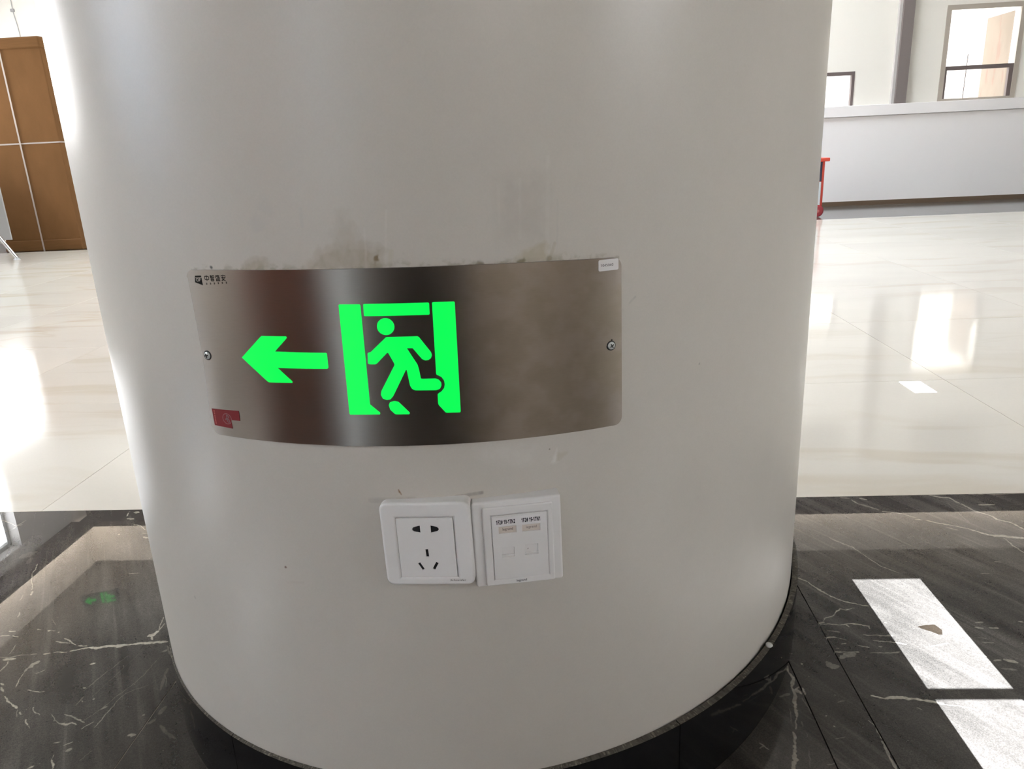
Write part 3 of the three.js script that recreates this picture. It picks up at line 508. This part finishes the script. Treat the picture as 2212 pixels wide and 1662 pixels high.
  lit('arrow', [[-169.1, 576], [-145.1, 597.2], [-120.3, 597.4], [-119.9, 595.9], [-133.5, 583], [-84.8, 582.4], [-84, 581.6], [-84.2, 568.5], [-85.3, 567.6], [-133.2, 567.6], [-120.4, 555.2], [-120.4, 553.7], [-143.6, 553.3], [-145, 553.9]], 'lit green arrow pointing left');
  lit('door_post', [[-67.7, 626.1], [-49.9, 625.7], [-49.3, 624.7], [-50.2, 533.7], [-41.7, 525.4], [-42.1, 523.9], [-69.1, 524], [-69.7, 525], [-68.3, 625.2]]);
  lit('lintel', [[-46.8, 625.6], [-45.9, 625.9], [8.5, 624.8], [9.3, 624], [9.1, 614.8], [8.4, 614.1], [-46.3, 615.1], [-47.1, 615.8]]);
  lit('door_post', [[11.8, 624.3], [12.8, 624.9], [30.5, 624.4], [31.1, 623.6], [29.7, 523.1], [28.9, 522.3], [17.3, 522.8], [16.2, 523.4], [10.7, 530.8], [10.3, 532.1], [10.5, 540.8], [11.3, 541.7], [14, 543.3], [16.5, 546.3], [17.4, 549.8], [16.9, 553.8], [14.9, 557], [11.1, 559.2], [10.6, 560]]);
  lit('head', Array.from({ length: 28 }, (_, k) => [-29.4 + 7.5 * Math.cos(k / 14 * Math.PI), 605.2 + 7.6 * Math.sin(k / 14 * Math.PI)]));
  lit('running_body', [[-29.9, 595.8], [-2.8, 595.3], [-1.7, 594.5], [7.6, 580.3], [8.2, 577.6], [7.2, 574.9], [4.9, 573.3], [2, 573.1], [-0.5, 574.4], [-7.9, 584.8], [-13, 585], [-4.9, 569.4], [-4.1, 565.5], [-3, 556.5], [-1.9, 556], [9.7, 555.8], [12.6, 554.4], [14.4, 551.6], [14.4, 548.8], [12.7, 545.8], [9.3, 544.8], [-8.6, 545.6], [-11.4, 547.1], [-13, 550.3], [-14.7, 565], [-15.4, 565.1], [-28.6, 541.1], [-31.4, 538], [-34.8, 537.5], [-38, 539], [-39.5, 542.6], [-38.7, 546.2], [-25, 569.9], [-24.9, 571.1], [-29.3, 581.2], [-30.3, 581.5], [-39.6, 572.4], [-41.4, 571.2], [-46.7, 571.4], [-48, 572.3], [-47.5, 581.4], [-46.7, 582.2], [-44.9, 582.4]], 'lit green running figure');
  lit('foot', [[-33.4, 532.5], [-32.1, 535.3], [-28.2, 536.3], [-24.6, 535.4], [-15.4, 524.6], [-16, 523.2], [-27.5, 523.5], [-28.6, 523.9], [-32.4, 528.1]]);
  for (const [u, y, a] of [[-209.6, 575.4, 0.2], [174.9, 569.4, 0.6]]) {
    const c = onColumn(u / 550, 0.0032), s = new THREE.Group(); s.name = numbered('screw'); s.position.set(c.x, y / 1000, c.z); s.rotation.y = Math.atan2(c.nx, c.nz); sign.add(s);
    const head = new THREE.LatheGeometry([[0.0001, 0.0019], [0.0018, 0.0018], [0.0032, 0.001], [0.0038, 0.0004], [0.004, -0.0004]].map((q) => new THREE.Vector2(q[0], q[1])), 24).rotateX(Math.PI / 2);
    mesh('screw_head', head, std({ color: lin(0.6, 0.62, 0.6), roughness: 0.4, metalness: 0.5 }), s);
    mesh('cross_slot', merge([new THREE.BoxGeometry(0.0042, 0.0011, 0.0008), new THREE.BoxGeometry(0.0011, 0.0042, 0.0008)]).rotateZ(a).translate(0, 0, 0.0017), M.black, s);
    mesh('washer', new THREE.TorusGeometry(0.0041, 0.0006, 8, 24), M.black, s);
  }
  const sticker = (name, pts, w, h, draw, label) => {
    const q = wrappedPlate(pts, 0.0031, 0.0035), xs = pts.map((p) => p[0]), ys = pts.map((p) => p[1]), x0 = Math.min(...xs) / 1000, x1 = Math.max(...xs) / 1000, a0 = Math.min(...ys) / 1000, a1 = Math.max(...ys) / 1000, t = q.attributes.uv;
    for (let i = 0; i < t.count; i++) t.setXY(i, (t.getX(i) - x0) / (x1 - x0), (t.getY(i) - a0) / (a1 - a0));
    mesh(name, q, std({ map: canvas(w, h, draw), roughness: 0.5 }), sign).userData.label = label;
  };
  sticker('number_label', roundRect(162.5, 183, 639.8, 650, 1.4, 4), 512, 256, (x, w, h) => {
    x.fillStyle = '#dedbd9'; x.fillRect(0, 0, w, h); x.fillStyle = '#2c2628'; x.font = 'bold 78px monospace'; x.translate(46, 128); x.scale(1.02, 1); x.fillText('1045040', 0, 28);
  }, 'white number label on the steel');
  sticker('approval_sticker', [[-215.7, 504.3], [-193.4, 503.2], [-193.6, 512], [-182.9, 512.2], [-182.7, 522.3], [-215.9, 521.4]], 660, 380, (x, w, h) => {
    x.fillStyle = '#7d1017'; x.fillRect(0, 0, w, h); x.fillStyle = '#b4574f'; for (const [a, l] of [[40, 40], [90, 40], [150, 30], [190, 30], [230, 50], [285, 40]]) x.fillRect(38, a, 26, l);
    x.strokeStyle = '#8d5b5c'; x.lineWidth = 16; x.beginPath(); x.arc(350, 190, 105, 0, 7); x.stroke(); x.strokeStyle = '#7c5a5b'; x.lineWidth = 26; x.beginPath(); x.arc(350, 160, 42, 0.2, 4.4, true); x.stroke(); x.beginPath(); x.arc(352, 228, 44, 3.4, 1.2); x.stroke(); x.fillStyle = '#76585a'; x.fillRect(338, 130, 24, 120);
  }, 'small red approval sticker with a round emblem');
  const lamp = new THREE.RectAreaLight(lin(0, 1, 0.105), 0.02, 0.1, 0.1);
  const e = onColumn(-0.05, 0.006); lamp.position.set(COL.x + e.x, 0.575, COL.z + e.z); lamp.lookAt(COL.x + e.x + e.nx, 0.575, COL.z + e.z + e.nz); scene.add(lamp);
}

// ---------------------------------------------------------------- the two wall plates under the sign
const mm = (l) => l.map((p) => [p[0] / 1000, p[1] / 1000]);
function bevelled(points, depth, bevel, holes = []) {
  return new THREE.ExtrudeGeometry(shapeOf(mm(points), holes.map(mm)), { depth: depth - bevel, bevelEnabled: true, bevelThickness: bevel, bevelSize: bevel, bevelOffset: -bevel, bevelSegments: 4, curveSegments: 4 });
}
const flat = (points, depth, holes = []) => new THREE.ExtrudeGeometry(shapeOf(mm(points), holes.map(mm)), { depth, bevelEnabled: false });
function decal(o, x0, x1, y0, y1, z, tex, name, parent, roughness = 0.45) {
  const g = new THREE.BoxGeometry((x1 - x0) / 1000, (y1 - y0) / 1000, 0.0002); g.translate((x0 + x1) / 2000, (y0 + y1) / 2000, z);
  return mesh(name, g, std({ map: tex, roughness }), parent);
}
const word = (w, h, bg, ink, font, text, tx, ty, sx = 1) => canvas(w, h, (x) => { x.fillStyle = bg; x.fillRect(0, 0, w, h); x.fillStyle = ink; x.font = font; x.translate(tx, ty); x.scale(sx, 1); x.fillText(text, 0, 0); });
{
  const o = tag(group('power_socket', -0.12937, 0.39461, -0.63554, -0.02897), 'white rounded five-hole power socket plate on the column below the exit sign', 'socket'); o.rotation.z = 0.012;
  const D = -0.0165;                                // back of the frame, inside the paint
  mesh('frame', bevelled(roundRect(-43.2, 43, -44.6, 43.2, 7.5, 8), 0.0185, 0.0028, [rect(-27.95, 26.35, -35.25, 27.35)]).translate(0, 0, D), M.socket, o);
  const D1 = [[-5.4, 12.2], [-5.4, 19.6], [-9.2, 18.7], [-11.6, 18], [-12.9, 16.4], [-12.9, 15], [-11.4, 13.5], [-9.2, 13]], D2 = D1.map(([x, y]) => [-x - 0.6, y]).reverse();
  const slot = (x, y, a, l, w) => [[-w, -l], [w, -l], [w, l], [-w, l]].map(([p, q]) => [x + p * Math.cos(a) - q * Math.sin(a), y + p * Math.sin(a) + q * Math.cos(a)]);
  mesh('face_plate', bevelled(rect(-27.9, 26.3, -35.2, 27.3), 0.0185, 0.0005, [D1, D2, slot(-0.9, -9.4, 0.05, 4, 1.3), slot(-7.9, -23.6, 0.49, 4.1, 1.25), slot(6.1, -23.3, -0.5, 4.1, 1.25)]).translate(0, 0, D + 0.0003), M.socket, o);
  mesh('hole_backing', box(-0.0275, 0.026, -0.0348, 0.0268, D, D + 0.0178), M.socketDark, o);  // near-black backing close behind the face, paints the holes' inner shade
  decal(o, 18, 35, -40.9, -37.2, 0.00205, word(340, 74, '#dcd9d6', '#5b5451', 'italic bold 50px sans-serif', 'Schneider', 14, 52, 1.28), 'maker_print', o);
}
{
  const o = tag(group('data_socket', -0.0442, 0.38983, -0.6455, 0.16863), 'white square-cornered data socket plate with two labelled ports, right beside the power socket', 'socket'); o.rotation.z = 0.006;
  const D = -0.0195;
  mesh('frame', bevelled(roundRect(-42.2, 43, -46, 44.2, 2.6, 5), 0.0195, 0.0022, [rect(-24.15, 28.75, -37.95, 29.75)]).translate(0, 0, D), M.socket, o);
  mesh('frame_rim', bevelled(roundRect(-32.5, 34.8, -45, 38.5, 2, 4), 0.0215, 0.0016, [rect(-24.15, 28.75, -37.95, 29.75)]).translate(0, 0, D), M.socket, o);
  const win = [[-17.7, -0.9, 10.9, 18], [4.7, 22, 10.9, 17.8]], port = [[-16, -4, -14.5, -4.4], [6.5, 19, -14.4, -3.5]];
  mesh('face_plate', bevelled(rect(-24.1, 28.7, -37.9, 29.7), 0.0216, 0.0004, [...win, ...port].map((r) => rect(...r))).translate(0, 0, D + 0.0004), M.socket, o);
  for (const [i, w] of win.entries()) decal(o, w[0] - 0.3, w[1] + 0.3, w[2] - 0.3, w[3] + 0.3, 0.0014, word(344, 136, '#d3c8bd', i ? '#8a7c75' : '#6b5a50', 'bold 62px sans-serif', 'legrand', 76, 84, 0.9), 'label_window', o);
  for (const [i, p] of port.entries()) {
    const sh = mesh('shutter', merge([box((p[0] - 0.3) / 1000, (p[1] + 0.3) / 1000, (p[2] + 2.4) / 1000, (p[3] + 0.3) / 1000, -0.003, 0.0009), box((p[0] - 0.3) / 1000, (p[1] + 0.3) / 1000, (p[2] - 0.3) / 1000, (p[2] + 1) / 1000, -0.003, 0.0013), box((p[0] - 0.3) / 1000, (p[1] + 0.3) / 1000, (p[2] + 1) / 1000, (p[2] + 2.4) / 1000, -0.003, 0.0019)]), M.socket, o);
    if (i) mesh('scratch', box((p[0] + 2.2) / 1000, (p[0] + 3.6) / 1000, (p[2] + 5.6) / 1000, (p[2] + 6.2) / 1000, 0.0008, 0.00095).translate(-0.0095, 0.0085, 0).rotateZ(0.9).translate(0.0095, -0.0085, 0), std({ color: lin(0.2, 0.17, 0.14), roughness: 0.8 }), sh);
  }
  const text = canvas(1480, 280, (x, w, h) => {
    x.fillStyle = '#e3e0df'; x.fillRect(0, 0, w, h); x.fillStyle = '#15101a'; x.font = 'bold 168px sans-serif'; x.lineWidth = 7; x.strokeStyle = '#15101a';
    for (const [s, ox, oy] of [['1F2# 19-1TN2', 88, 212], ['1F2# 19-1TN1', 800, 212]]) { x.save(); x.translate(ox, oy); x.scale(0.5, 1); x.fillText(s, 0, 0); x.strokeText(s, 0, 0); x.restore(); }
  });
  decal(o, -23, 27.4, 18.6, 28.4, 0.00262, text, 'paper_label', o, 0.7);
  decal(o, -3.6, 7.2, -43.3, -40.2, 0.00205, word(360, 102, '#dcd9d6', '#140d18', 'bold 96px sans-serif', 'legrand', 6, 76, 0.98), 'maker_print', o);
}

// ---------------------------------------------------------------- tall carton, desk, trolley bin, wall cable, hanging exit sign
function cardboard(seed) {
  return texture(512, 1024, (i, j) => { const k = 0.9 + 0.2 * (fbm(i / 60 + seed, j / 90, 4) - 0.5) + 0.03 * (noise(i / 1.5, j / 3) - 0.5); return [toSRGB(0.17 * k), toSRGB(0.085 * k), toSRGB(0.034 * k)]; });
}
function carton(name, w, h, d, lid, strapY) {
  const o = group(name), m = phys({ map: cardboard(4), roughness: 0.95, specularIntensity: 0.15 }), s = std({ color: lin(0.36, 0.3, 0.26), roughness: 0.5 });
  mesh('carton_body', rbox(-w / 2 + 0.012, w / 2 - 0.012, 0.02, h - 0.02, -d / 2 + 0.012, d / 2 - 0.012, 0.01), m, o);
  mesh('lid', rbox(-w / 2, w / 2, h - lid, h, -d / 2, d / 2, 0.022), m, o);
  mesh('base_tray', rbox(-w / 2, w / 2, 0, lid, -d / 2, d / 2, 0.008), m, o);
  const band = (y0, y1, e) => merge([box(-w / 2 - e, w / 2 + e, y0, y1, d / 2, d / 2 + 0.002), box(-w / 2 - e, w / 2 + e, y0, y1, -d / 2 - 0.002, -d / 2), box(w / 2, w / 2 + 0.002, y0, y1, -d / 2, d / 2), box(-w / 2 - 0.002, -w / 2, y0, y1, -d / 2, d / 2)]);
  mesh('strap', band(strapY - 0.0065, strapY + 0.0065, 0).scale((w - 0.02) / w, 1, (d - 0.02) / d), s, o);
  mesh('strap', merge([box(-0.0075, 0.0075, 0, h + 0.002, d / 2, d / 2 + 0.002), box(-0.0075, 0.0075, h, h + 0.002, -d / 2, d / 2), box(-0.0075, 0.0075, 0, h + 0.002, -d / 2 - 0.002, -d / 2)]), s, o);
  return o;
}
{
  const o = tag(carton('carton', 0.79, 1.925, 0.62, 0.105, 1.006), 'tall brown cardboard carton with white straps crossing on its front', 'box'); o.position.set(-5.02, 0, -7.56);
  const wood = std({ color: lin(0.3, 0.07, 0.025), roughness: 0.5 });
  const b = tag(group('unseen_cabinet', -2.27, 0, 1.58, Math.PI - 0.73), 'tall reddish wooden cabinet out of view behind the camera, placed to redden the steel sign', 'cabinet');  // out of view, gives the reddish band mirrored in the plate
  mesh('carcass', rbox(-0.75, 0.75, 0.06, 2.1, -0.22, 0.2, 0.006), wood, b); mesh('plinth', box(-0.72, 0.72, 0, 0.06, -0.2, 0.17), M.black, b);
  for (const x of [-0.37, 0.37]) { const d = mesh('door', rbox(x - 0.355, x + 0.355, 0.09, 2.06, 0.2, 0.218, 0.004), wood, b); mesh('handle', rod([x - Math.sign(x) * 0.3, 0.95, 0.235], [x - Math.sign(x) * 0.3, 1.12, 0.235], 0.006), M.steel, d); }
}
{
  const o = tag(group('unseen_dark_board', -0.08, 0, 1.7), 'unseen dark brown board behind the camera, stands in for the photographer and darkens the steel sign', 'board');  // out of view, darkens the middle of the plate reflection
  const cloth = std({ color: lin(0.035, 0.022, 0.016), roughness: 0.9 });
  mesh('board', rbox(-0.5, 0.5, 0.12, 1.75, -0.015, 0.015, 0.004), cloth, o);
  mesh('frame', merge([box(-0.53, -0.5, 0.04, 1.78, -0.02, 0.02), box(0.5, 0.53, 0.04, 1.78, -0.02, 0.02), box(-0.5, 0.5, 1.75, 1.78, -0.02, 0.02)]), M.frame, o);
  for (const x of [-0.515, 0.515]) mesh('foot', rbox(x - 0.02, x + 0.02, 0, 0.04, -0.25, 0.25, 0.008), M.frame, o);
}
{
  const o = tag(group('desk', -5.75, 0, -6.62), 'grey desk with splayed steel legs standing in front of the tall carton', 'desk');
  mesh('desk_top', rbox(-0.36, 0.5, 0.715, 0.74, -0.3, 0.32, 0.004), std({ color: lin(0.5, 0.5, 0.48), roughness: 0.5 }), o);
  mesh('modesty_panel', rbox(-0.34, 0.72, 0.155, 0.7, -0.24, -0.222, 0.004), std({ color: lin(0.33, 0.325, 0.315), roughness: 0.6 }), o);
  for (const [x0, x1, z] of [[0.47, 0.905, 0.02], [-0.2, -0.34, 0.02], [0.3, 0.36, -0.2], [-0.2, -0.26, -0.2]]) {
    const leg = mesh('leg', rod([x0, 0.715, z * 0.6], [x1, 0.014, z], 0.017, 20), M.steel, o);
    mesh('foot', new THREE.CylinderGeometry(0.018, 0.03, 0.016, 20).translate(x1, 0.008, z), M.aluminium, leg);
  }
}
{
  const o = tag(group('trolley_bin', 2.36, 0, -7.6), 'small red edged bin on wheels half hidden behind the column, white panel below dark blue', 'bin');
  const red = std({ color: lin(0.55, 0.055, 0.03), roughness: 0.45 });
  mesh('body', rbox(-0.17, 0.168, 0.09, 0.51, -0.1, 0.13, 0.012), red, o);
  mesh('lid', rbox(-0.2, 0.2, 0.503, 0.536, -0.12, 0.16, 0.008), red, o);
  mesh('upper_panel', rbox(-0.145, 0.142, 0.325, 0.5, 0.125, 0.136, 0.004), std({ color: lin(0.02, 0.018, 0.045), roughness: 0.5 }), o).userData.label = 'dark blue upper panel';
  mesh('lower_panel', rbox(-0.145, 0.142, 0.1, 0.32, 0.125, 0.136, 0.004), std({ color: lin(0.6, 0.64, 0.66), roughness: 0.5 }), o).userData.label = 'white lower panel';
  for (const x of [0.115, -0.115]) {
    const w = mesh('wheel', new THREE.LatheGeometry([[0.005, -0.018], [0.04, -0.018], [0.055, -0.012], [0.056, 0], [0.055, 0.012], [0.04, 0.018], [0.005, 0.018]].map((q) => new THREE.Vector2(q[0], q[1])), 28).rotateX(Math.PI / 2).translate(x, 0.056, 0.155), std({ color: lin(0.36, 0.035, 0.045), roughness: 0.5 }), o);
    mesh('hub', new THREE.CylinderGeometry(0.014, 0.014, 0.04, 16).rotateX(Math.PI / 2).translate(x, 0.056, 0.155), std({ color: lin(0.5, 0.15, 0.14), roughness: 0.5 }), w);
  }
}
{
  const o = tag(group('wall_cable', -5.655, 1.02, ZF - 0.046), 'thin grey cable with a clip running down the far wall above the carton', 'cable');
  mesh('cord', new THREE.TubeGeometry(new THREE.CatmullRomCurve3([[0.01, 2.6, 0], [0.006, 1.7, 0], [-0.012, 1.37, 0], [0.004, 1.2, 0], [0.008, 0.9, 0], [0, 0, 0]].map((p) => new THREE.Vector3(...p))), 60, 0.004, 8), std({ color: lin(0.5, 0.49, 0.48), roughness: 0.6 }), o);
  mesh('clip', new RoundedBoxGeometry(0.045, 0.03, 0.014, 2, 0.005).translate(-0.014, 1.37, 0), std({ color: lin(0.35, 0.34, 0.33), roughness: 0.6 }), o);
}
{
  const o = tag(group('exit_sign', -5.37, 4.0, -7.36, 0.4), 'small green exit sign hung under the ceiling, seen mirrored in the black floor', 'sign');
  mesh('panel', new RoundedBoxGeometry(0.4, 0.16, 0.024, 3, 0.004), std({ color: lin(0.12, 0.11, 0.1), roughness: 0.7 }), o);
  for (const x of [-0.13, 0.13]) mesh('stem', rod([x, 0.075, 0], [x, 0.16, 0], 0.005), M.steel, o);
  const bar = (name, pts) => mesh(name, new THREE.ExtrudeGeometry(shapeOf(pts.map(([x, y]) => [x * 0.95 + 0.012, y])), { depth: 0.002, bevelEnabled: false }).translate(0, 0, 0.0115), M.green, o);
  bar('arrow', [[-0.19, 0], [-0.14, 0.042], [-0.115, 0.042], [-0.142, 0.015], [-0.065, 0.015], [-0.065, -0.015], [-0.142, -0.015], [-0.115, -0.042], [-0.14, -0.042]]);
  bar('door_post', rect(-0.008, 0.02, -0.072, 0.06)); bar('door_post', rect(0.04, 0.064, -0.072, 0.072));
  bar('running_body', [[0.07, 0.064], [0.145, 0.064], [0.145, 0.042], [0.094, 0.042], [0.094, 0.012], [0.138, 0.012], [0.138, -0.01], [0.094, -0.01], [0.094, -0.03], [0.07, -0.03]]);
  const lamp = new THREE.RectAreaLight(lin(0, 1, 0.085), 0.02, 0.25, 0.1), dx = Math.sin(0.4), dz = Math.cos(0.4); lamp.position.set(-5.37 + 0.02 * dx, 4.0, -7.36 + 0.02 * dz); lamp.lookAt(-5.37 + dx, 4.0, -7.36 + dz); scene.add(lamp);
}

renderer.render(scene, camera);
